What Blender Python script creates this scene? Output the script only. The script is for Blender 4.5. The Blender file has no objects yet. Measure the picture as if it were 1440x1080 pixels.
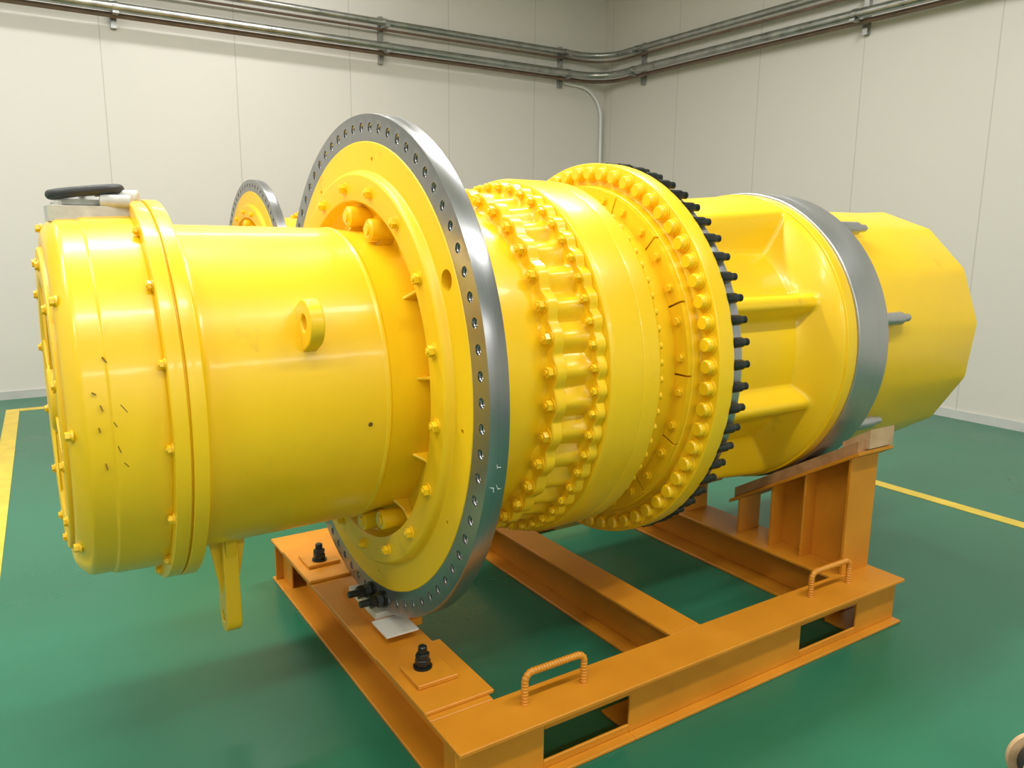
import bpy, bmesh, math, random
from mathutils import Vector, Matrix
random.seed(3)
scene = bpy.context.scene
COL = scene.collection
ZA = 1.294
pi = math.pi

# ------------------------------------------------------------------ materials
def nm(name):
    m = bpy.data.materials.new(name); m.use_nodes = True
    nt = m.node_tree
    return m, nt, nt.nodes['Principled BSDF']

def paint(name, c1, c2, rough=0.3, metal=0.0, nscale=3.0, bump=0.0, bscale=60, rvar=0.08, coat=0.0, spec=0.5, dirt=None):
    m, nt, b = nm(name)
    tc = nt.nodes.new('ShaderNodeTexCoord')
    n = nt.nodes.new('ShaderNodeTexNoise'); n.inputs['Scale'].default_value = nscale; n.inputs['Detail'].default_value = 5
    nt.links.new(tc.outputs['Object'], n.inputs['Vector'])
    r = nt.nodes.new('ShaderNodeValToRGB')
    r.color_ramp.elements[0].position = 0.3; r.color_ramp.elements[1].position = 0.7
    r.color_ramp.elements[0].color = (*c1, 1); r.color_ramp.elements[1].color = (*c2, 1)
    nt.links.new(n.outputs['Fac'], r.inputs['Fac'])
    out = r.outputs['Color']
    if dirt:
        n3 = nt.nodes.new('ShaderNodeTexNoise'); n3.inputs['Scale'].default_value = dirt[1]; n3.inputs['Detail'].default_value = 8; n3.inputs['Roughness'].default_value = 0.65
        nt.links.new(tc.outputs['Object'], n3.inputs['Vector'])
        r3 = nt.nodes.new('ShaderNodeValToRGB'); r3.color_ramp.elements[0].position = dirt[2]; r3.color_ramp.elements[1].position = dirt[2]+0.10
        r3.color_ramp.elements[0].color = (0, 0, 0, 1); r3.color_ramp.elements[1].color = (dirt[3],)*3+(1,)
        nt.links.new(n3.outputs['Fac'], r3.inputs['Fac'])
        mx = nt.nodes.new('ShaderNodeMix'); mx.data_type = 'RGBA'
        nt.links.new(r3.outputs['Color'], mx.inputs['Factor']); nt.links.new(out, mx.inputs['A'])
        mx.inputs['B'].default_value = (*dirt[0], 1)
        out = mx.outputs['Result']
    nt.links.new(out, b.inputs['Base Color'])
    mr = nt.nodes.new('ShaderNodeMapRange')
    mr.inputs['To Min'].default_value = rough - rvar; mr.inputs['To Max'].default_value = rough + rvar
    nt.links.new(n.outputs['Fac'], mr.inputs['Value']); nt.links.new(mr.outputs['Result'], b.inputs['Roughness'])
    b.inputs['Metallic'].default_value = metal
    b.inputs['Specular IOR Level'].default_value = spec
    if coat: b.inputs['Coat Weight'].default_value = coat; b.inputs['Coat Roughness'].default_value = 0.12
    if bump:
        n2 = nt.nodes.new('ShaderNodeTexNoise'); n2.inputs['Scale'].default_value = bscale; n2.inputs['Detail'].default_value = 3
        nt.links.new(tc.outputs['Object'], n2.inputs['Vector'])
        bp = nt.nodes.new('ShaderNodeBump'); bp.inputs['Strength'].default_value = bump; bp.inputs['Distance'].default_value = 0.002
        nt.links.new(n2.outputs['Fac'], bp.inputs['Height']); nt.links.new(bp.outputs['Normal'], b.inputs['Normal'])
        if coat: nt.links.new(bp.outputs['Normal'], b.inputs['Coat Normal'])
    return m

M_Y = paint('yellow_paint', (0.87, 0.53, 0.006), (0.90, 0.56, 0.008), 0.34, bump=0.22, bscale=22, rvar=0.07, coat=0.25, dirt=((0.55, 0.30, 0.012), 5.0, 0.64, 0.4))
M_YD = paint('yellow_paint_rough', (0.85, 0.515, 0.006), (0.88, 0.545, 0.008), 0.42, bump=0.28, bscale=60, rvar=0.05, dirt=((0.5, 0.27, 0.012), 6.0, 0.63, 0.4))
M_OR = paint('orange_primer', (0.56, 0.205, 0.012), (0.64, 0.25, 0.016), 0.40, nscale=4, bump=0.15, bscale=90, dirt=((0.28, 0.10, 0.014), 12.0, 0.65, 0.5))
M_BLK = paint('black_oxide', (0.010, 0.012, 0.011), (0.024, 0.03, 0.027), 0.32, metal=0.3)
M_GREY = paint('cast_aluminium', (0.42, 0.41, 0.38), (0.6, 0.58, 0.53), 0.5, metal=0.2, nscale=20)
M_RUB = paint('black_rubber', (0.015, 0.015, 0.015), (0.03, 0.03, 0.03), 0.5)
M_WOOD = paint('plywood', (0.32, 0.15, 0.06), (0.50, 0.28, 0.13), 0.7, nscale=12)
M_WOODL = paint('pale_wood', (0.44, 0.27, 0.14), (0.58, 0.38, 0.22), 0.7, nscale=12)
M_WHITE = paint('white_pad', (0.6, 0.58, 0.52), (0.75, 0.73, 0.66), 0.6)
M_SCR = paint('scratch_brown', (0.12, 0.06, 0.01), (0.25, 0.13, 0.01), 0.6)
M_PIPE = paint('galvanised_pipe', (0.30, 0.30, 0.29), (0.46, 0.46, 0.44), 0.3, metal=0.9, nscale=8)
M_PIPEB = paint('brown_pipe', (0.13, 0.085, 0.06), (0.20, 0.125, 0.085), 0.4, nscale=8)
M_LINE = paint('floor_marking_yellow', (0.60, 0.42, 0.03), (0.78, 0.57, 0.06), 0.4, nscale=6)
M_TRIM = paint('grey_trim', (0.45, 0.45, 0.43), (0.55, 0.55, 0.52), 0.5)
M_CEIL = paint('ceiling_white', (0.72, 0.71, 0.69), (0.78, 0.77, 0.75), 0.7)

def steel(name, c, rough):
    m, nt, b = nm(name)
    tc = nt.nodes.new('ShaderNodeTexCoord')
    mp = nt.nodes.new('ShaderNodeMapping'); mp.inputs['Scale'].default_value = (120, 0.8, 0.8)
    nt.links.new(tc.outputs['Object'], mp.inputs['Vector'])
    n = nt.nodes.new('ShaderNodeTexNoise'); n.inputs['Scale'].default_value = 2.0; n.inputs['Detail'].default_value = 3
    nt.links.new(mp.outputs['Vector'], n.inputs['Vector'])
    r = nt.nodes.new('ShaderNodeValToRGB')
    r.color_ramp.elements[0].position = 0.3; r.color_ramp.elements[1].position = 0.75
    r.color_ramp.elements[0].color = (c*0.92, c*0.92, c*0.94, 1); r.color_ramp.elements[1].color = (c*1.06, c*1.06, c*1.08, 1)
    nt.links.new(n.outputs['Fac'], r.inputs['Fac']); nt.links.new(r.outputs['Color'], b.inputs['Base Color'])
    b.inputs['Metallic'].default_value = 0.9
    b.inputs['Roughness'].default_value = rough
    b.inputs['Anisotropic'].default_value = 0.4
    bp = nt.nodes.new('ShaderNodeBump'); bp.inputs['Strength'].default_value = 0.05; bp.inputs['Distance'].default_value = 0.001
    nt.links.new(n.outputs['Fac'], bp.inputs['Height']); nt.links.new(bp.outputs['Normal'], b.inputs['Normal'])
    return m
M_ST = steel('machined_steel', 0.35, 0.30)
M_ST2 = steel('machined_steel_ring', 0.52, 0.36)

def floor_mat():
    m, nt, b = nm('green_epoxy')
    tc = nt.nodes.new('ShaderNodeTexCoord')
    n = nt.nodes.new('ShaderNodeTexNoise'); n.inputs['Scale'].default_value = 0.9; n.inputs['Detail'].default_value = 8
    nt.links.new(tc.outputs['Object'], n.inputs['Vector'])
    r = nt.nodes.new('ShaderNodeValToRGB')
    r.color_ramp.elements[0].position = 0.3; r.color_ramp.elements[1].position = 0.75
    r.color_ramp.elements[0].color = (0.014, 0.122, 0.064, 1); r.color_ramp.elements[1].color = (0.022, 0.155, 0.086, 1)
    nt.links.new(n.outputs['Fac'], r.inputs['Fac'])
    mp = nt.nodes.new('ShaderNodeMapping'); mp.inputs['Rotation'].default_value = (0, 0, 0.6); mp.inputs['Scale'].default_value = (1.2, 9, 1)
    nt.links.new(tc.outputs['Object'], mp.inputs['Vector'])
    n3 = nt.nodes.new('ShaderNodeTexNoise'); n3.inputs['Scale'].default_value = 1.6; n3.inputs['Detail'].default_value = 10; n3.inputs['Roughness'].default_value = 0.7
    nt.links.new(mp.outputs['Vector'], n3.inputs['Vector'])
    r3 = nt.nodes.new('ShaderNodeValToRGB'); r3.color_ramp.elements[0].position = 0.60; r3.color_ramp.elements[1].position = 0.72
    r3.color_ramp.elements[0].color = (0, 0, 0, 1); r3.color_ramp.elements[1].color = (0.35, 0.35, 0.35, 1)
    nt.links.new(n3.outputs['Fac'], r3.inputs['Fac'])
    mx = nt.nodes.new('ShaderNodeMix'); mx.data_type = 'RGBA'
    nt.links.new(r3.outputs['Color'], mx.inputs['Factor']); nt.links.new(r.outputs['Color'], mx.inputs['A'])
    mx.inputs['B'].default_value = (0.05, 0.16, 0.11, 1)
    nt.links.new(mx.outputs['Result'], b.inputs['Base Color'])
    mr = nt.nodes.new('ShaderNodeMapRange'); mr.inputs['To Min'].default_value = 0.18; mr.inputs['To Max'].default_value = 0.42
    nt.links.new(n.outputs['Fac'], mr.inputs['Value']); nt.links.new(mr.outputs['Result'], b.inputs['Roughness'])
    b.inputs['Specular IOR Level'].default_value = 0.38
    n2 = nt.nodes.new('ShaderNodeTexNoise'); n2.inputs['Scale'].default_value = 14
    nt.links.new(tc.outputs['Object'], n2.inputs['Vector'])
    bp = nt.nodes.new('ShaderNodeBump'); bp.inputs['Strength'].default_value = 0.12; bp.inputs['Distance'].default_value = 0.004
    nt.links.new(n2.outputs['Fac'], bp.inputs['Height']); nt.links.new(bp.outputs['Normal'], b.inputs['Normal'])
    return m
M_FLOOR = floor_mat()

def wall_mat(name, axis, off, c):
    m, nt, b = nm(name)
    tc = nt.nodes.new('ShaderNodeTexCoord')
    sp = nt.nodes.new('ShaderNodeSeparateXYZ'); nt.links.new(tc.outputs['Object'], sp.inputs['Vector'])
    def math_(op, a, bb):
        k = nt.nodes.new('ShaderNodeMath'); k.operation = op
        for i, v in enumerate((a, bb)):
            if v is None: continue
            if isinstance(v, (int, float)): k.inputs[i].default_value = v
            else: nt.links.new(v, k.inputs[i])
        return k.outputs[0]
    a = math_('ADD', sp.outputs[axis], 144.0 - off)
    d = math_('DIVIDE', a, 1.44)
    fr = math_('FRACT', d, None)
    lt = math_('LESS_THAN', fr, 0.0085)
    n = nt.nodes.new('ShaderNodeTexNoise'); n.inputs['Scale'].default_value = 0.7; n.inputs['Detail'].default_value = 4
    nt.links.new(tc.outputs['Object'], n.inputs['Vector'])
    r = nt.nodes.new('ShaderNodeValToRGB')
    r.color_ramp.elements[0].color = (c[0]*.96, c[1]*.96, c[2]*.95, 1); r.color_ramp.elements[1].color = (*c, 1)
    nt.links.new(n.outputs['Fac'], r.inputs['Fac'])
    mx = nt.nodes.new('ShaderNodeMix'); mx.data_type = 'RGBA'
    nt.links.new(lt, mx.inputs['Factor']); nt.links.new(r.outputs['Color'], mx.inputs['A'])
    mx.inputs['B'].default_value = (c[0]*.76, c[1]*.76, c[2]*.74, 1)
    nt.links.new(mx.outputs['Result'], b.inputs['Base Color'])
    b.inputs['Roughness'].default_value = 0.42
    return m
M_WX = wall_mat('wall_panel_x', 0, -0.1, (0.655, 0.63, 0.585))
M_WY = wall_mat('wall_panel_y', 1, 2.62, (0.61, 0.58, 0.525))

# ------------------------------------------------------------------ helpers
def finish(name, bm, mat, parent=None, angle=35, smooth=True):
    bmesh.ops.recalc_face_normals(bm, faces=bm.faces)
    me = bpy.data.meshes.new(name); bm.to_mesh(me); bm.free()
    me.materials.append(mat)
    if smooth:
        for p in me.polygons: p.use_smooth = True
        me.set_sharp_from_angle(angle=math.radians(angle))
    o = bpy.data.objects.new(name, me); COL.objects.link(o)
    if parent: o.parent = parent
    return o

def empty(name, loc=(0, 0, 0)):
    e = bpy.data.objects.new(name, None); e.empty_display_size = 0.2; COL.objects.link(e); e.location = loc
    return e

def rnd(pts, rad=0.006, n=3):
    out = [pts[0]]
    for i in range(1, len(pts)-1):
        p0, p, p1 = Vector(pts[i-1]), Vector(pts[i]), Vector(pts[i+1])
        a = (p0-p); b = (p1-p)
        la, lb = a.length, b.length
        if la < 1e-6 or lb < 1e-6: continue
        a.normalize(); b.normalize()
        if a.dot(b) < -0.97: out.append(tuple(p)); continue
        r = min(rad, la*0.45, lb*0.45)
        q0 = p+a*r; q1 = p+b*r
        for k in range(n+1):
            t = k/n
            q = q0*(1-t)**2 + p*2*t*(1-t) + q1*t*t
            out.append((q.x, q.y))
    out.append(pts[-1])
    return out

def lathe(bm, prof, seg=128, cy=0.0, cz=ZA, mod=None):
    rings = []
    for pr in prof:
        x, r = pr[0], pr[1]
        if r < 1e-5:
            rings.append([bm.verts.new((x, cy, cz))])
        else:
            ring = []
            for i in range(seg):
                t = 2*pi*i/seg
                rr = r+(mod(x, t)*(pr[2] if len(pr) > 2 else 0) if mod else 0)
                ring.append(bm.verts.new((x, cy+rr*math.cos(t), cz+rr*math.sin(t))))
            rings.append(ring)
    for a, b in zip(rings[:-1], rings[1:]):
        for i in range(seg):
            j = (i+1) % seg
            if len(a) == 1 and len(b) == 1: continue
            if len(a) == 1: bm.faces.new((a[0], b[i], b[j]))
            elif len(b) == 1: bm.faces.new((a[i], a[j], b[0]))
            else: bm.faces.new((a[i], a[j], b[j], b[i]))

def frame(d):
    d = Vector(d).normalized()
    u = Vector((0, 0, 1)) if abs(d.z) < 0.9 else Vector((1, 0, 0))
    a = d.cross(u).normalized(); b = d.cross(a).normalized()
    return d, a, b

def cyl(bm, p0, p1, r, seg=16, r2=None, bev=0.0, rot=0.0):
    p0 = Vector(p0); p1 = Vector(p1); r2 = r if r2 is None else r2
    d, a, b = frame(p1-p0)
    L = (p1-p0).length
    st = [(0, r), (L, r2)]
    if bev: st = [(0, r-bev), (bev, r), (L-bev, r2), (L, r2-bev)]
    rings = []
    for (t, rr) in st:
        c = p0+d*t
        rings.append([bm.verts.new(c+(a*math.cos(rot+2*pi*i/seg)+b*math.sin(rot+2*pi*i/seg))*rr) for i in range(seg)])
    for q, w in zip(rings[:-1], rings[1:]):
        for i in range(seg):
            j = (i+1) % seg
            bm.faces.new((q[i], q[j], w[j], w[i]))
    bm.faces.new(rings[0]); bm.faces.new(rings[-1][::-1])

def box(bm, x0, x1, y0, y1, z0, z1, M=None):
    vs = [bm.verts.new((x, y, z)) for x in (x0, x1) for y in (y0, y1) for z in (z0, z1)]
    for f in ((0, 1, 3, 2), (4, 6, 7, 5), (0, 4, 5, 1), (2, 3, 7, 6), (0, 2, 6, 4), (1, 5, 7, 3)):
        bm.faces.new([vs[i] for i in f])
    if M is not None:
        for v in vs: v.co = M @ v.co
    return vs

def prism(bm, pts, ax, h0, h1):
    def mk(p, h):
        if ax == 'x': return (h, p[0], p[1])
        if ax == 'y': return (p[0], h, p[1])
        return (p[0], p[1], h)
    A = [bm.verts.new(mk(p, h0)) for p in pts]; B = [bm.verts.new(mk(p, h1)) for p in pts]
    n = len(pts)
    bm.faces.new(A); bm.faces.new(B[::-1])
    for i in range(n):
        j = (i+1) % n
        bm.faces.new((A[i], A[j], B[j], B[i]))
    return A+B

def pol(x, r, th): return Vector((x, r*math.cos(th), ZA+r*math.sin(th)))

def bolt(bm, p, d, r=0.02, h=0.016, washer=True, ext=0.0):
    p = Vector(p); d = Vector(d).normalized()
    w = 0.004 if washer else 0
    if washer: cyl(bm, p-d*0.003, p+d*w, r*1.4, 20)
    cyl(bm, p+d*w, p+d*(w+h), r*1.1, 6, bev=r*0.08, rot=random.random())
    if ext: cyl(bm, p+d*(w+h-0.002), p+d*(w+h+ext), r*0.55, 12, bev=r*0.1)

def add_bevel(o, w=0.003, seg=2):
    m = o.modifiers.new('bevel', 'BEVEL'); m.width = w; m.segments = seg; m.limit_method = 'ANGLE'; m.angle_limit = math.radians(40)

def boolean(o, tool_bm):
    me = bpy.data.meshes.new('tool'); bmesh.ops.recalc_face_normals(tool_bm, faces=tool_bm.faces); tool_bm.to_mesh(me); tool_bm.free()
    t = bpy.data.objects.new('tool', me); COL.objects.link(t)
    m = o.modifiers.new('b', 'BOOLEAN'); m.operation = 'DIFFERENCE'; m.object = t; m.solver = 'EXACT'
    dg = bpy.context.evaluated_depsgraph_get()
    nmesh = bpy.data.meshes.new_from_object(o.evaluated_get(dg))
    o.modifiers.clear(); old = o.data; o.data = nmesh; bpy.data.meshes.remove(old)
    bpy.data.objects.remove(t)
    for p in nmesh.polygons: p.use_smooth = True
    nmesh.set_sharp_from_angle(angle=math.radians(35))

# ================================================================== GEARBOX
G = empty('wind_turbine_gearbox')

bm = bmesh.new()
lathe(bm, rnd([(-1.075, 0), (-1.075, 0.50), (-1.105, 0.505), (-1.105, 0.545), (-1.09, 0.570), (-1.065, 0.598), (-1.0, 0.600), (-0.995, 0.606), (-0.845, 0.612), (-0.845, 0.5)], 0.012, 5), 160)
finish('end_cover', bm, M_Y, G)
bm = bmesh.new()
lathe(bm, rnd([(-1.075, 0.5), (-1.118, 0.5), (-1.118, 0.40), (-1.098, 0.36), (-1.098, 0.12), (-1.125, 0.10), (-1.125, 0)], 0.008, 3), 128)
for i in range(12):
    th = 2*pi*(i+0.5)/12
    bolt(bm, pol(-1.118, 0.46, th), (-1, 0, 0), 0.012, 0.008)
for i in range(8):
    th = 2*pi*(i+0.5)/8
    M = Matrix.Translation((0, 0, ZA)) @ Matrix.Rotation(th, 4, 'X')
    box(bm, -1.115, -1.08, 0.12, 0.40, -0.008, 0.008, M)
finish('cover_plate', bm, M_YD, G)
bm = bmesh.new()
lathe(bm, rnd([(-0.85, 0.58), (-0.85, 0.655), (-0.806, 0.655), (-0.806, 0.643), (-0.800, 0.643), (-0.800, 0.658), (-0.755, 0.658), (-0.755, 0.56)], 0.004), 160)
finish('cover_flange', bm, M_Y, G)
bm = bmesh.new()
for i in range(16):
    th = 2*pi*(i+0.25)/16
    bolt(bm, pol(-0.85, 0.628, th), (-1, 0, 0), 0.0125, 0.012, ext=0.003)
for th in (2.45, 3.15, 3.9, 1.5, 0.6, 5.2):
    bolt(bm, pol(-1.095, 0.560, th), (-1, 0, 0), 0.012, 0.014)
finish('cover_bolts', bm, M_Y, G)
bm = bmesh.new()
lathe(bm, rnd([(-0.76, 0.55), (-0.757, 0.60), (-0.735, 0.580), (-0.72, 0.577), (-0.16, 0.571), (-0.155, 0.575), (-0.145, 0.575), (-0.14, 0.570), (-0.06, 0.560), (0.02, 0.562)], 0.02, 5), 160)
finish('main_housing', bm, M_Y, G)
bm = bmesh.new()
for (x, th, L, tilt) in [(-1.02, 3.02, .018, .3), (-1.0, 2.80, .02, .5), (-.965, 3.03, .028, .6), (-.985, 3.22, .022, .3), (-1.02, 3.30, .02, .2), (-.945, 3.18, .02, .9), (-1.03, 3.12, .014, .2), (-.93, 2.9, .016, .8),
                         (-.99, 3.10, .016, .5), (-.97, 3.30, .018, .7), (-1.035, 2.95, .012, 1.0)]:
    M = Matrix.Translation((x, 0, ZA)) @ Matrix.Rotation(th-pi/2, 4, 'X') @ Matrix.Translation((0, 0, 0.6040)) @ Matrix.Rotation(tilt, 4, 'Z')
    box(bm, -0.0012, 0.0012, -L/2, L/2, -0.004, 0.0036, M)
finish('cover_scratches', bm, M_SCR, G)

FX = -0.012
bm = bmesh.new()
lathe(bm, rnd([(0.0, 0.90), (0.0, 1.0), (0.074, 1.0), (0.074, 0.90), (0.0, 0.90)], 0.004, 2), 288)
bmesh.ops.remove_doubles(bm, verts=bm.verts, dist=1e-5)
o = finish('steel_flange', bm, M_ST, G)
tb = bmesh.new()
NH = 72
for i in range(NH):
    th = 2*pi*(i+0.5)/NH
    cyl(tb, pol(-0.02, 0.950, th), pol(0.06, 0.950, th), 0.0175, 20)
boolean(o, tb); o.location.x = FX
bm = bmesh.new()
for i in range(NH):
    th = 2*pi*(i+0.5)/NH
    for k in range(5):
        x = 0.006+k*0.009
        p = pol(0, 0.950, th)
        lathe(bm, [(x, 0.0174), (x+0.0035, 0.0145), (x+0.007, 0.0174)], 12, p.y, p.z)
o = finish('bolt_hole_threads', bm, M_ST, G); o.location.x = FX
bm = bmesh.new()
def rimdash(x, deg, L, W, tilt):
    M = Matrix.Translation((x, 0, ZA)) @ Matrix.Rotation(math.radians(deg)-pi/2, 4, 'X') @ Matrix.Translation((0, 0, 1.0)) @ Matrix.Rotation(tilt, 4, 'Z')
    box(bm, -W/2, W/2, -L/2, L/2, -0.002, 0.0006, M)
for x, d, L, t in ((0.012, 193.2, .018, 1.2), (0.018, 193.6, .022, 0.3), (0.032, 193.3, .022, 0.5), (0.040, 193.6, .012, 1.3), (0.022, 189.0, .014, 0.2), (0.03, 189.2, .014, 1.4)):
    rimdash(x, d, L, 0.0018, t)
finish('chalk_marks', bm, M_CEIL, G)
bm = bmesh.new()
lathe(bm, rnd([(0.02, 0.55), (0.02, 0.63), (-0.01, 0.665), (-0.05, 0.675), (-0.05, 0.775), (-0.04, 0.785), (-0.016, 0.79), (-0.016, 0.900), (0.066, 0.900), (0.066, 0.6), (0.02, 0.55)], 0.006, 3), 192)
o = finish('flange_disc', bm, M_YD, G)
tb = bmesh.new()
cyl(tb, pol(-0.03, 0.838, math.radians(151)), pol(0.055, 0.838, math.radians(151)), 0.036, 32)
for a in (100, 210, 262, 330, 25, 60, 185):
    cyl(tb, pol(-0.03, 0.838, math.radians(a)), pol(0.04, 0.838, math.radians(a)), 0.008, 16)
boolean(o, tb)
bm = bmesh.new()
for i in range(18):
    th = 2*pi*(i+0.3)/18
    bolt(bm, pol(-0.05, 0.725, th), (-1, 0, 0), 0.018, 0.018, ext=0.005)
finish('disc_bolts', bm, M_Y, G)
bm = bmesh.new()
for i in range(12):
    th = 2*pi*(i+0.8)/12
    M = Matrix.Translation((0, 0, ZA)) @ Matrix.Rotation(th, 4, 'X')
    vs = prism(bm, [(-0.045, 0.555), (-0.030, 0.575), (-0.012, 0.600), (-0.002, 0.640), (0.0, 0.665), (0.03, 0.675), (0.03, 0.555)], 'z', -0.006, 0.006)
    for v in vs: v.co = M @ v.co
o = finish('gusset_ribs', bm, M_Y, G); add_bevel(o, 0.004, 3)
bm = bmesh.new()
for a, rr in ((112, .61), (92, .615), (262, .615), (243, .61)):
    th = math.radians(a)
    cyl(bm, pol(-0.075, rr, th), pol(0.03, rr, th), 0.040, 24, bev=0.008)
    cyl(bm, pol(-0.082, rr, th), pol(-0.07, rr, th), 0.02, 20)
finish('disc_bosses', bm, M_Y, G)

N1, N2 = 36, 54
bm = bmesh.new()
lathe(bm, rnd([(0.06, 0.50), (0.06, 0.69), (0.12, 0.675), (0.32, 0.682), (0.40, 0.668), (0.44, 0.668)], 0.012, 3), 192)
lathe(bm, rnd([(0.635, 0.74), (0.642, 0.785), (0.66, 0.79), (0.80, 0.79), (0.803, 0.787), (0.807, 0.79), (0.885, 0.788), (0.90, 0.778), (0.90, 0.65)], 0.006, 3), 192)
finish('intermediate_housing', bm, M_Y, G)
def lobe(N, ph, p=1.0):
    return lambda x, t: (0.5+0.5*math.cos(N*t-2*pi*ph))**p
bm = bmesh.new()
P1 = [(0.405, 0.660, 0.0), (0.422, 0.668, 0.016), (0.4285, 0.676, 0.024), (0.430, 0.680, 0.024), (0.430, 0.716, 0.020), (0.434, 0.720, 0.020), (0.472, 0.720, 0.020), (0.476, 0.716, 0.020),
      (0.476, 0.692, 0.028), (0.480, 0.686, 0.034), (0.50, 0.684, 0.034), (0.58, 0.690, 0.034), (0.590, 0.696, 0.034), (0.596, 0.712, 0.02), (0.598, 0.735, 0.0)]
lathe(bm, P1, N1*20, mod=lobe(N1, 0.5, 0.65))
P2 = [(0.598, 0.70, 0.0), (0.598, 0.756, 0.016), (0.602, 0.760, 0.016), (0.634, 0.760, 0.016), (0.638, 0.756, 0.016), (0.6385, 0.72, 0.0)]
lathe(bm, P2, N2*14, mod=lobe(N2, 0.2, 0.65))
finish('scalloped_flanges', bm, M_Y, G, angle=32)
bb = bmesh.new()
for i in range(N1):
    th = 2*pi*(i+0.5)/N1
    bolt(bb, pol(0.430, 0.707, th), (-1, 0, 0), 0.0195, 0.022, ext=0.006)
for i in range(N2):
    th = 2*pi*(i+0.2)/N2
    bolt(bb, pol(0.598, 0.753, th), (-1, 0, 0), 0.0145, 0.018, ext=0.004)
finish('housing_bolts', bb, M_Y, G, angle=25)

bm = bmesh.new()
lathe(bm, rnd([(0.86, 0.60), (0.89, 0.735), (0.95, 0.735), (0.955, 0.70), (1.055, 0.70), (1.055, 0.60)], 0.008, 3), 160)
for i in range(72):
    th = 2*pi*i/72
    cyl(bm, pol(0.89, 0.759, th), pol(0.922, 0.759, th), 0.015, 14, bev=0.004)
finish('neck', bm, M_YD, G)
bm = bmesh.new()
for i in range(16):
    t0 = 2*pi*i/16+0.006; t1 = 2*pi*(i+1)/16-0.006
    A = []
    for x in (1.050, 1.078):
        for r in (0.66, 0.772):
            A.append([bm.verts.new(pol(x, r, t0+(t1-t0)*k/8)) for k in range(9)])
    a, b, c, d = A
    for k in range(8):
        bm.faces.new((a[k], a[k+1], b[k+1], b[k])); bm.faces.new((c[k], d[k], d[k+1], c[k+1]))
        bm.faces.new((b[k], b[k+1], d[k+1], d[k])); bm.faces.new((a[k], c[k], c[k+1], a[k+1]))
    bm.faces.new((a[0], b[0], d[0], c[0])); bm.faces.new((a[8], c[8], d[8], b[8]))
    tm = (t0+t1)/2
    bolt(bm, pol(1.05, 0.735, tm-0.10), (-1, 0, 0), 0.015, 0.010)
    bolt(bm, pol(1.05, 0.735, tm+0.10), (-1, 0, 0), 0.015, 0.010)
finish('segment_plates', bm, M_YD, G)
TX = 0.025
bm = bmesh.new()
lathe(bm, rnd([(1.05, 0.62), (1.05, 0.775), (1.09, 0.78), (1.09, 0.880), (1.175, 0.880), (1.175, 0.62)], 0.006, 3), 192)
o = finish('torque_flange', bm, M_Y, G); o.location.x = TX
bm = bmesh.new(); bk = bmesh.new()
N3 = 60
for i in range(N3):
    th = 2*pi*(i+0.5)/N3
    p = pol(1.09, 0.832, th)
    lathe(bm, [(1.092, 0.037), (1.084, 0.037), (1.083, 0.036), (1.083, 0.0305), (1.064, 0.030), (1.056, 0.025), (1.055, 0.024), (1.055, 0)], 24, p.y, p.z)
    p = pol(0, 0.864, th)
    lathe(bk, [(1.17, 0.0215), (1.232, 0.0215), (1.238, 0.019), (1.238, 0.016), (1.266, 0.016), (1.270, 0.012), (1.270, 0)], 14, p.y, p.z)
o = finish('flange_cap_bolts', bm, M_Y, G, angle=28); o.location.x = TX
o = finish('black_stud_nuts', bk, M_BLK, G); o.location.x = TX
bm = bmesh.new()
lathe(bm, rnd([(1.175, 0.6), (1.175, 0.842), (1.262, 0.842), (1.262, 0.6)], 0.004, 2), 192)
o = finish('brake_disc', bm, M_ST2, G); o.location.x = TX

def sm(t): t = max(0, min(1, t)); return t*t*(3-2*t)
bm = bmesh.new()
X0, X1, NX, NT = 1.27, 2.11, 70, 288
rows = []
ribs = [math.radians(a) for a in (22.5, -22.5, 157.5, 202.5)]
for i in range(NX+1):
    x = X0+(X1-X0)*i/NX
    row = []
    rim = 0.705+(0.765-0.705)*i/NX
    e = max(1-sm((x-X0-0.02)/0.13), 1-sm((X1-x-0.0)/0.14))
    fl = 0.575
    for j in range(NT):
        th = 2*pi*j/NT
        d = min(abs((th-a+pi) % (2*pi)-pi) for a in ribs)*0.68
        rb = 1-sm((d-0.018)/0.06)
        dp = min(abs((th-a+pi) % (2*pi)-pi) for a in (pi/2, 1.5*pi))
        pad = 1-sm((dp-math.radians(27))/math.radians(9))
        hgt = max(e*(rim-fl), rb*(0.675-fl), pad*(rim-fl))
        row.append(bm.verts.new(pol(x, fl+hgt, th)))
    rows.append(row)
for a, b in zip(rows[:-1], rows[1:]):
    for j in range(NT):
        k = (j+1) % NT
        bm.faces.new((a[j], a[k], b[k], b[j]))
finish('ribbed_housing', bm, M_Y, G, angle=60)
bm = bmesh.new()
lathe(bm, rnd([(2.10, 0.5), (2.10, 0.772), (2.172, 0.772), (2.172, 0.5)], 0.006), 160)
finish('rear_plate', bm, M_Y, G)
bm = bmesh.new()
lathe(bm, rnd([(2.172, 0.6), (2.172, 0.782), (2.41, 0.782), (2.41, 0.6)], 0.006), 192)
finish('steel_ring', bm, M_ST2, G)
bm = bmesh.new()
for deg in (168, 126, 213, 258, 303, 348, 33, 80):
    p = pol(0, 0.742, math.radians(deg))
    lathe(bm, rnd([(2.40, 0.034), (2.575, 0.034), (2.577, 0.022), (2.64, 0.021), (2.665, 0.010), (2.665, 0)], 0.003, 2), 20, p.y, p.z)
finish('guide_pins', bm, M_ST2, G)
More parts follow.
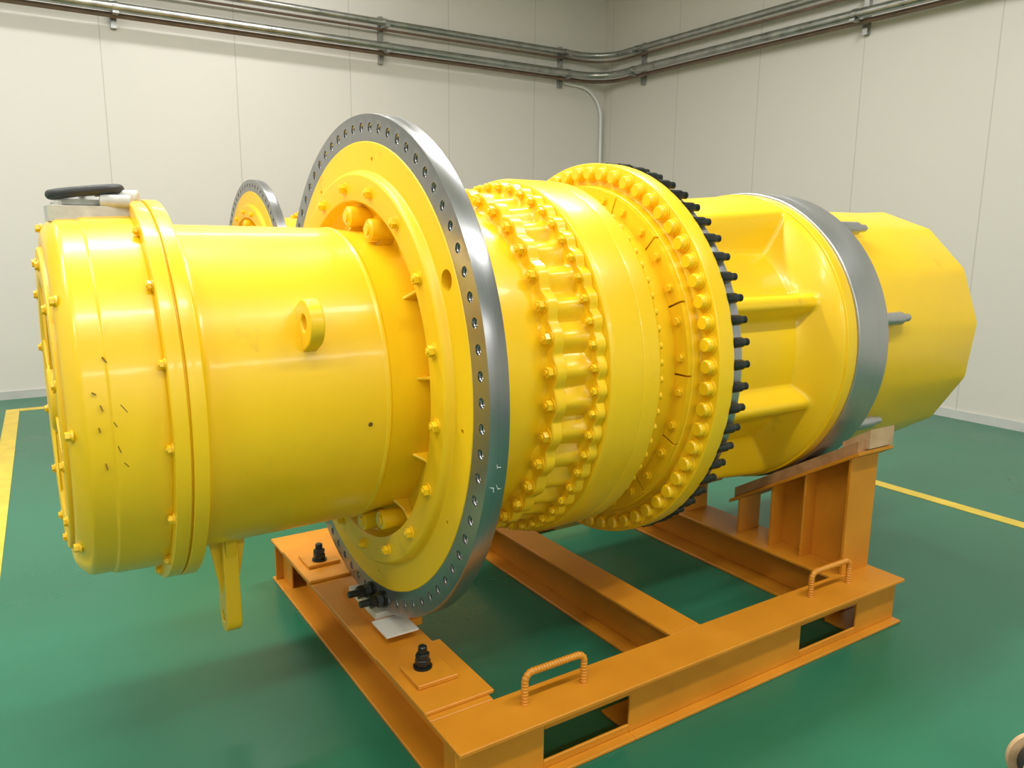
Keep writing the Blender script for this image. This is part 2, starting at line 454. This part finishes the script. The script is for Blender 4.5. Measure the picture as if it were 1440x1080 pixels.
# rear drum: round barrel whose far end is wrapped to a many-sided chamfer
NP = 14
def polyg(x, t):
    w = 2*pi/NP
    return math.cos(w/2)/math.cos(((t+0.12) % w)-w/2)-math.cos(w/2)*0-1.0
bm = bmesh.new()
lathe(bm, [(2.40, 0.62, 0), (2.40, 0.692, 0), (2.406, 0.698, 0), (3.20, 0.700, 0.0), (3.375, 0.712, 0.712), (3.455, 0.650, 0.65), (3.455, 0.52, 0), (3.43, 0.50, 0), (3.43, 0.0)], 14*14, mod=polyg)
finish('rear_drum', bm, M_Y, G, angle=18)

def eye(bm, x0, x1, halfw, h, hole, M, sink=-0.03):
    n = 20
    rim = [(-halfw, sink)] + [(-halfw*math.cos(pi*k/n), h-halfw+halfw*math.sin(pi*k/n)) for k in range(n+1)] + [(halfw, sink)]
    hc = h-halfw
    inn = []
    for p in rim:
        v = Vector((p[0], p[1]-hc)); v.normalize(); inn.append((v.x*hole, v.y*hole+hc))
    A = [bm.verts.new((x0, p[0], p[1])) for p in rim]; B = [bm.verts.new((x1, p[0], p[1])) for p in rim]
    C = [bm.verts.new((x0, p[0], p[1])) for p in inn]; D = [bm.verts.new((x1, p[0], p[1])) for p in inn]
    m = len(rim)
    for i in range(m):
        j = (i+1) % m
        bm.faces.new((A[i], A[j], C[j], C[i])); bm.faces.new((B[i], D[i], D[j], B[j]))
        bm.faces.new((A[i], B[i], B[j], A[j])); bm.faces.new((C[i], C[j], D[j], D[i]))
    for v in A+B+C+D: v.co = M @ v.co
bm = bmesh.new()
th = math.radians(154)
M = Matrix.Translation((-0.41, 0, ZA)) @ Matrix.Rotation(th-pi/2, 4, 'X') @ Matrix.Translation((0, 0, 0.572))
eye(bm, -0.023, 0.023, 0.078, 0.125, 0.028, M, -0.05)
o = finish('lifting_eye', bm, M_Y, G); add_bevel(o, 0.006, 3)
bm = bmesh.new()
M = Matrix.Translation((-0.59, 0, ZA)) @ Matrix.Rotation(pi, 4, 'X') @ Matrix.Translation((0, 0, 0.565))
eye(bm, -0.028, 0.028, 0.062, 0.415, 0.026, M)
for sx in (-1, 1):
    prism(bm, [(-0.59, 0.76), (-0.59+sx*0.075, 0.76), (-0.59+sx*0.07, 0.70), (-0.59+sx*0.03, 0.47), (-0.59, 0.44)], 'y', -0.012, 0.012)
prism(bm, [(-0.085, 0.78), (-0.085, 0.69), (-0.055, 0.62), (0.055, 0.62), (0.085, 0.69), (0.085, 0.78)], 'x', -0.61, -0.57)
o = finish('support_foot', bm, M_Y, G); add_bevel(o, 0.005, 3)
bm = bmesh.new()
cyl(bm, pol(-0.22, 0.565, math.radians(188)), pol(-0.22, 0.575, math.radians(188)), 0.008, 16, bev=0.002)
finish('plug', bm, M_SCR, G)

bm = bmesh.new()
M = Matrix.Translation((-0.94, 0, 1.895))
box(bm, -0.14, 0.10, -0.11, 0.11, -0.02, 0.030, M)
cyl(bm, (-0.97, 0, 1.92), (-0.97, 0, 1.955), 0.085, 28, bev=0.01)
cyl(bm, (-0.97, 0.0, 1.95), (-0.97, 0, 1.985), 0.035, 20, bev=0.006)
cyl(bm, (-0.88, -0.03, 1.955), (-0.81, -0.05, 1.955), 0.026, 16, bev=0.004)
cyl(bm, (-0.93, -0.09, 1.94), (-0.84, -0.11, 1.94), 0.022, 16, bev=0.004)
for dx, dy in ((-.1, -.08), (.08, -.08), (.08, .08), (-.1, .08)):
    bolt(bm, (-0.95+dx, dy, 1.923), (0, 0, 1), 0.012, 0.012)
o = finish('valve_body', bm, M_GREY, G); add_bevel(o, 0.006, 2)
bm = bmesh.new()
def torus(bm, c, R, r, N=48, n=12):
    rr = []
    for i in range(N):
        a = 2*pi*i/N
        rr.append([bm.verts.new((c[0]+(R+r*math.cos(2*pi*k/n))*math.cos(a), c[1]+(R+r*math.cos(2*pi*k/n))*math.sin(a), c[2]+r*math.sin(2*pi*k/n)+0.012*math.cos(a))) for k in range(n)])
    for i in range(N):
        a, b = rr[i], rr[(i+1) % N]
        for k in range(n):
            l = (k+1) % n
            bm.faces.new((a[k], a[l], b[l], b[k]))
torus(bm, (-0.962, 0, 1.972), 0.100, 0.0165)
for a in (0.3, 0.3+2*pi/3, 0.3+4*pi/3):
    cyl(bm, (-0.962, 0, 1.968), (-0.962+0.095*math.cos(a), 0.095*math.sin(a), 1.972+0.012*math.cos(a)), 0.010, 10)
finish('handwheel', bm, M_RUB, G)

# ================================================================== STAND
S = empty('gearbox_support_stand')
H = 0.23
YN = 1.045
BW = 0.205
def side_beam(bm, x0, x1, sgn, holes):
    yo, yi = YN, YN-BW
    def B(xa, xb, ya, yb, za, zb):
        ya, yb = sorted((sgn*ya, sgn*yb)); box(bm, xa, xb, ya, yb, za, zb)
    B(x0, x1, yo, yi, H-0.016, H)
    xs = x0
    for (a, b, c, d) in holes:
        B(xs, a, yo, yi, 0, 0.014); B(a, b, yo, yo-0.06, 0, 0.014); xs = b
    B(xs, x1, yo, yi, 0, 0.014)
    yw = yo-0.040
    xs = x0+0.006
    for (a, b, c, d) in holes:
        B(xs, a, yw, yw-0.012, 0.014, H-0.016)
        B(a, b, yw, yw-0.012, 0.014, c); B(a, b, yw, yw-0.012, d, H-0.016)
        xs = b
    B(xs, x1-0.006, yw, yw-0.012, 0.014, H-0.016)
    for x in (x0+0.05, x1-0.05): B(x-0.005, x+0.005, yo-0.045, yi+0.005, 0.014, H-0.016)
def ibeam_y(bm, y0, y1, xc, w, z0, z1, tf=0.016, tw=0.012):
    box(bm, xc-w/2, xc+w/2, y0, y1, z0, z0+tf); box(bm, xc-w/2, xc+w/2, y0, y1, z1-tf, z1)
    box(bm, xc-tw/2, xc+tw/2, y0, y1, z0+tf, z1-tf)
for sgn, nme in ((-1, 'side_beam_near'), (1, 'side_beam_far')):
    bm = bmesh.new()
    side_beam(bm, -0.145, 2.31, sgn, ((0.21, 0.60, 0.045, 0.165), (1.59, 2.00, 0.045, 0.165)))
    o = finish(nme, bm, M_OR, S, smooth=False); add_bevel(o, 0.003, 1)
bm = bmesh.new()
Y1 = YN-BW-0.001
ibeam_y(bm, -Y1, Y1, -0.02, 0.25, 0.0, H+0.001)
box(bm, 0.075, 0.087, -Y1, Y1, 0.016, H-0.016)
ibeam_y(bm, -Y1, Y1, 1.05, 0.17, 0.0, H-0.002)
ibeam_y(bm, -Y1, Y1, 2.15, 0.26, 0.0, H-0.001)
for y in (-0.60, 0.60):
    box(bm, -0.15, 0.125, y-0.21, y+0.21, H+0.001, H+0.016)
    box(bm, -0.11, 0.05, y-0.08, y+0.08, H+0.016, H+0.034)
o = finish('cross_beams', bm, M_OR, S, smooth=False); add_bevel(o, 0.003, 1)
bm = bmesh.new()
for y in (-0.57, 0.57):
    z = H+0.034
    cyl(bm, (-0.04, y, z), (-0.04, y, z+0.007), 0.036, 24)
    cyl(bm, (-0.04, y, z+0.007), (-0.04, y, z+0.035), 0.029, 6, bev=0.003)
    cyl(bm, (-0.04, y, z+0.035), (-0.04, y, z+0.058), 0.027, 6, bev=0.003, rot=0.3)
    cyl(bm, (-0.04, y, z+0.055), (-0.04, y, z+0.085), 0.017, 16, bev=0.003)
for y, z in ((-0.03, 0.346), (-0.16, 0.358)):
    cyl(bm, (-0.12, y, z), (0.05, y, z), 0.015, 14, bev=0.002)
    cyl(bm, (-0.022, y, z), (-0.013, y, z), 0.036, 24)
    cyl(bm, (-0.050, y, z), (-0.022, y, z), 0.029, 6, bev=0.002)
    cyl(bm, (-0.078, y, z), (-0.052, y, z), 0.029, 6, bev=0.002, rot=0.4)
finish('anchor_studs', bm, M_BLK, S)
bm = bmesh.new()
box(bm, -0.05, 0.13, -0.22, 0.22, H+0.001, 0.262)
box(bm, 0.075, 0.105, -0.2, 0.2, 0.26, 0.44)
finish('flange_bracket', bm, M_OR, S, smooth=False)
bm = bmesh.new()
box(bm, -0.07, 0.07, -0.31, -0.16, 0.262, 0.270); box(bm, -0.045, 0.07, -0.14, 0.16, 0.262, 0.29)
finish('packing_pads', bm, M_WHITE, S, smooth=False)
def tube(bm, pts, r, seg=12, rib=0.0):
    P = [Vector(p) for p in pts]
    rings = []; prev = None
    for i, p in enumerate(P):
        t = (P[min(i+1, len(P)-1)]-P[max(i-1, 0)]).normalized()
        if prev is None: d, a, b = frame(t)
        else:
            a = (prev - t*prev.dot(t)).normalized(); b = t.cross(a)
        prev = a
        rr = r+(rib if i % 2 else 0)
        rings.append([bm.verts.new(p+(a*math.cos(2*pi*k/seg)+b*math.sin(2*pi*k/seg))*rr) for k in range(seg)])
    for q, w in zip(rings[:-1], rings[1:]):
        for k in range(seg):
            l = (k+1) % seg
            bm.faces.new((q[k], q[l], w[l], w[k]))
    bm.faces.new(rings[0]); bm.faces.new(rings[-1][::-1])
def upath(x0, x1, y, z0, z1, R=0.032, step=0.006):
    pts = []; z = z0
    while z < z1-R: pts.append((x0, y, z)); z += step
    for k in range(9):
        a = pi/2*k/8; pts.append((x0+R-R*math.cos(a), y, z1-R+R*math.sin(a)))
    x = x0+R+step
    while x < x1-R: pts.append((x, y, z1)); x += step
    for k in range(9):
        a = pi/2*k/8; pts.append((x1-R+R*math.sin(a), y, z1-R+R*math.cos(a)))
    z = z1-R-step
    while z > z0: pts.append((x1, y, z)); z -= step
    pts.append((x1, y, z0))
    return pts
bm = bmesh.new()
for sy in (-1, 1):
    tube(bm, upath(0.18, 0.44, sy*0.925, H-0.003, H+0.118), 0.0115, 12, 0.0024)
    tube(bm, upath(1.75, 2.03, sy*0.925, H-0.003, H+0.118), 0.0115, 12, 0.0024)
finish('rebar_handles', bm, M_OR, S, angle=35)
bm = bmesh.new(); bw = bmesh.new(); bl = bmesh.new()
AN = math.radians(31)
sl = math.tan(AN); R0 = 0.784
nx_, nz_ = math.sin(AN), math.cos(AN)
tp = (R0*nx_, ZA-R0*nz_)
def line(yv, off): return tp[1]+(yv-tp[0])*sl-off/nz_
for sg in (-1, 1):
    def P(y, off): return (sg*y, line(y, off))
    prism(bw, [P(0.17, 0), P(0.88, 0), P(0.88, 0.05), P(0.17, 0.05)], 'x', 2.08, 2.34)
    prism(bl, [P(0.76, -0.03), P(0.90, -0.035), P(0.90, 0.045), P(0.76, -0.002)], 'x', 2.14, 2.33)
    prism(bm, [P(0.15, 0.05), P(0.90, 0.05), P(0.90, 0.066), P(0.15, 0.066)], 'x', 2.06, 2.34)
    for y in (0.42, 0.85):
        prism(bm, [(sg*(y-0.008), H-0.002), (sg*(y+0.008), H-0.002), (sg*(y+0.008), line(y+0.008, 0.06)), (sg*(y-0.008), line(y-0.008, 0.06))], 'x', 2.08, 2.29)
    prism(bm, [(sg*0.42, H-0.002), (sg*0.85, H-0.002), (sg*0.85, line(0.85, 0.06)), (sg*0.42, line(0.42, 0.06))], 'x', 2.18, 2.192)
    prism(bm, [(sg*0.60, H-0.002), (sg*0.612, H-0.002), (sg*0.612, line(0.612, 0.06)), (sg*0.60, line(0.60, 0.06))], 'x', 2.09, 2.28)
    prism(bm, [(sg*0.19, H-0.002), (sg*0.205, H-0.002), (sg*0.205, line(0.205, 0.06)), (sg*0.19, line(0.19, 0.06))], 'x', 2.09, 2.26)
o = finish('cradle', bm, M_OR, S, smooth=False); add_bevel(o, 0.002, 1)
finish('cradle_cushion', bw, M_WOOD, S, smooth=False)
finish('cradle_wedge', bl, M_WOODL, S, smooth=False)

def dup(root, loc):
    e = empty(root.name.split('.')[0], loc)
    for ch in list(root.children):
        c = ch.copy(); COL.objects.link(c); c.parent = e
    return e
dup(G, (0.67, 4.2, 0)); dup(S, (0.67, 4.2, 0))

# ================================================================== ROOM
XW, YW, XL, YB, ZC = 6.99, 7.13, -7.0, -12.5, 5.8
def slab(name, a, b, mat):
    bm = bmesh.new(); box(bm, a[0], b[0], a[1], b[1], a[2], b[2]); return finish(name, bm, mat, smooth=False)
slab('floor', (XL-.2, YB-.2, -0.2), (XW+.2, YW+.2, 0), M_FLOOR)
slab('wall_back', (XL-.2, YW, 0), (XW+.2, YW+.2, ZC), M_WX)
slab('wall_right', (XW, YB-.2, 0), (XW+.2, YW, ZC), M_WY)
slab('wall_left', (XL-.2, YB-.2, 0), (XL, YW, ZC), M_WY)
slab('wall_front', (XL, YB-.2, 0), (XW, YB, ZC), M_WX)
slab('ceiling', (XL-.2, YB-.2, ZC), (XW+.2, YW+.2, ZC+.2), M_CEIL)
slab('baseboard_back', (XL, YW-0.02, 0), (XW, YW, 0.09), M_TRIM)
slab('baseboard_right', (XW-0.02, YB, 0), (XW, YW-0.02, 0.09), M_TRIM)
bm = bmesh.new()
box(bm, 4.20, 4.31, YB+1, 6.4, 0.0, 0.003)
k = 0.037
yb_ = -6.0
prism(bm, [(-1.215-k*(6.4-yb_), yb_), (-1.215, 6.52), (-1.335, 6.52), (-1.335-k*(6.4-yb_), yb_)], 'z', 0.0, 0.003)
box(bm, -1.215, 4.31, 6.4, 6.52, 0.0, 0.003)
finish('floor_marking_line', bm, M_LINE, smooth=False)

PR = empty('wall_conduit_pipes')
def run(name, off, z, r, mat, R=0.45):
    x1, y1 = XW-off, YW-off
    pts = [(XL, y1, z), (x1-R, y1, z)]
    pts += [(x1-R+R*math.sin(a), y1-R+R*math.cos(a), z) for a in [pi/2*k/12 for k in range(1, 12)]]
    pts += [(x1, y1-R, z), (x1, YB, z)]
    bm = bmesh.new(); tube(bm, pts, r, 16); finish(name, bm, mat, PR)
run('upper_pipe', 0.18, 4.50, 0.042, M_PIPE)
run('lower_pipe', 0.24, 4.20, 0.050, M_PIPE)
run('lower_brown_pipe', 0.14, 4.135, 0.028, M_PIPEB)
run('upper_brown_pipe', 0.11, 4.43, 0.016, M_PIPEB)
bm = bmesh.new()
zs = ((4.50, .18, .05), (4.20, .24, .058))
for x in (-5.9, -3.1, 0.05, 3.2, 6.1):
    box(bm, x-0.03, x+0.03, YW-0.06, YW, 4.02, 4.60)
    for z in (4.145, 4.452): box(bm, x-0.03, x+0.03, YW-0.30, YW, z-0.018, z+0.006)
    for z, o_, r in zs: cyl(bm, (x-0.025, YW-o_, z), (x+0.025, YW-o_, z), r, 20)
for y in (6.18, 2.6, -0.6, -3.8, -7):
    box(bm, XW-0.06, XW, y-0.03, y+0.03, 4.02, 4.60)
    for z in (4.145, 4.452): box(bm, XW-0.30, XW, y-0.03, y+0.03, z-0.018, z+0.006)
    for z, o_, r in zs: cyl(bm, (XW-o_, y-0.025, z), (XW-o_, y+0.025, z), r, 20)
finish('pipe_brackets', bm, M_PIPE, PR)
bm = bmesh.new()
tube(bm, [(6.15, YW-0.04, 4.10), (6.45, YW-0.04, 4.08)] + [(6.45+0.46*math.sin(a), YW-0.04, 3.62+0.46*math.cos(a)) for a in [pi/2*k/8 for k in range(1, 9)]] + [(6.92, YW-0.04, 2.6), (6.92, YW-0.04, 0.1)], 0.022, 12)
finish('white_conduit', bm, M_CEIL, PR)

CR = empty('wooden_cable_reel')
bm = bmesh.new()
lathe(bm, rnd([(0.0, 0), (0.0, 0.16), (0.03, 0.16), (0.03, 0.07), (0.17, 0.07), (0.17, 0.16), (0.20, 0.16), (0.20, 0)], 0.004, 2), 40, 0, 0.16)
finish('reel', bm, M_WOODL, CR)
bm = bmesh.new(); lathe(bm, rnd([(0.03, 0.07), (0.035, 0.12), (0.165, 0.12), (0.17, 0.07)], 0.02, 3), 40, 0, 0.16)
finish('cable', bm, M_RUB, CR)
CR.location = (1.55, -2.03, 0); CR.rotation_euler = (0, 0, 0.9); CR.scale = (0.6, 0.6, 0.6)

# ================================================================== LIGHTS
def lamp(x, y, L=2.6, W=0.3, P=110):
    e = empty('ceiling_light', (x, y, ZC-0.05))
    bm = bmesh.new(); box(bm, -L/2-.04, L/2+.04, -W/2-.04, W/2+.04, -0.03, 0.05); finish('housing', bm, M_CEIL, e, smooth=False)
    ld = bpy.data.lights.new('panel', 'AREA'); ld.shape = 'RECTANGLE'; ld.size = L; ld.size_y = W; ld.energy = P; ld.color = (1.0, 0.985, 0.955)
    o = bpy.data.objects.new('panel', ld); COL.objects.link(o); o.parent = e; o.location = (0, 0, -0.04)
for y, P in ((-10.6, 200), (-3.0, 130), (1.4, 205)):
    for x in (-4.6, -0.9, 2.8): lamp(x, y, P=P)
for x in (-3.0, 1.2): lamp(x, 5.3, P=75)

w = bpy.data.worlds.new('World'); scene.world = w; w.use_nodes = True
w.node_tree.nodes['Background'].inputs[0].default_value = (0.9, 0.95, 1, 1); w.node_tree.nodes['Background'].inputs[1].default_value = 0.4

# ================================================================== CAMERA
cd = bpy.data.cameras.new('camera'); cam = bpy.data.objects.new('camera', cd); COL.objects.link(cam)
right = Vector((.8407, -.541, .0091)).normalized(); up = Vector((.0948, .164, .982)); fwd = right.cross(up)*-1; fwd.normalize()
up = (fwd*-1).cross(right).normalized()
cam.matrix_world = Matrix(((right.x, up.x, -fwd.x, -1.208), (right.y, up.y, -fwd.y, -2.9725), (right.z, up.z, -fwd.z, ZA+.556), (0, 0, 0, 1)))
cd.sensor_width = 36; cd.lens = 1097/1440*36; cd.clip_end = 100
scene.camera = cam
scene.view_settings.view_transform = 'Standard'
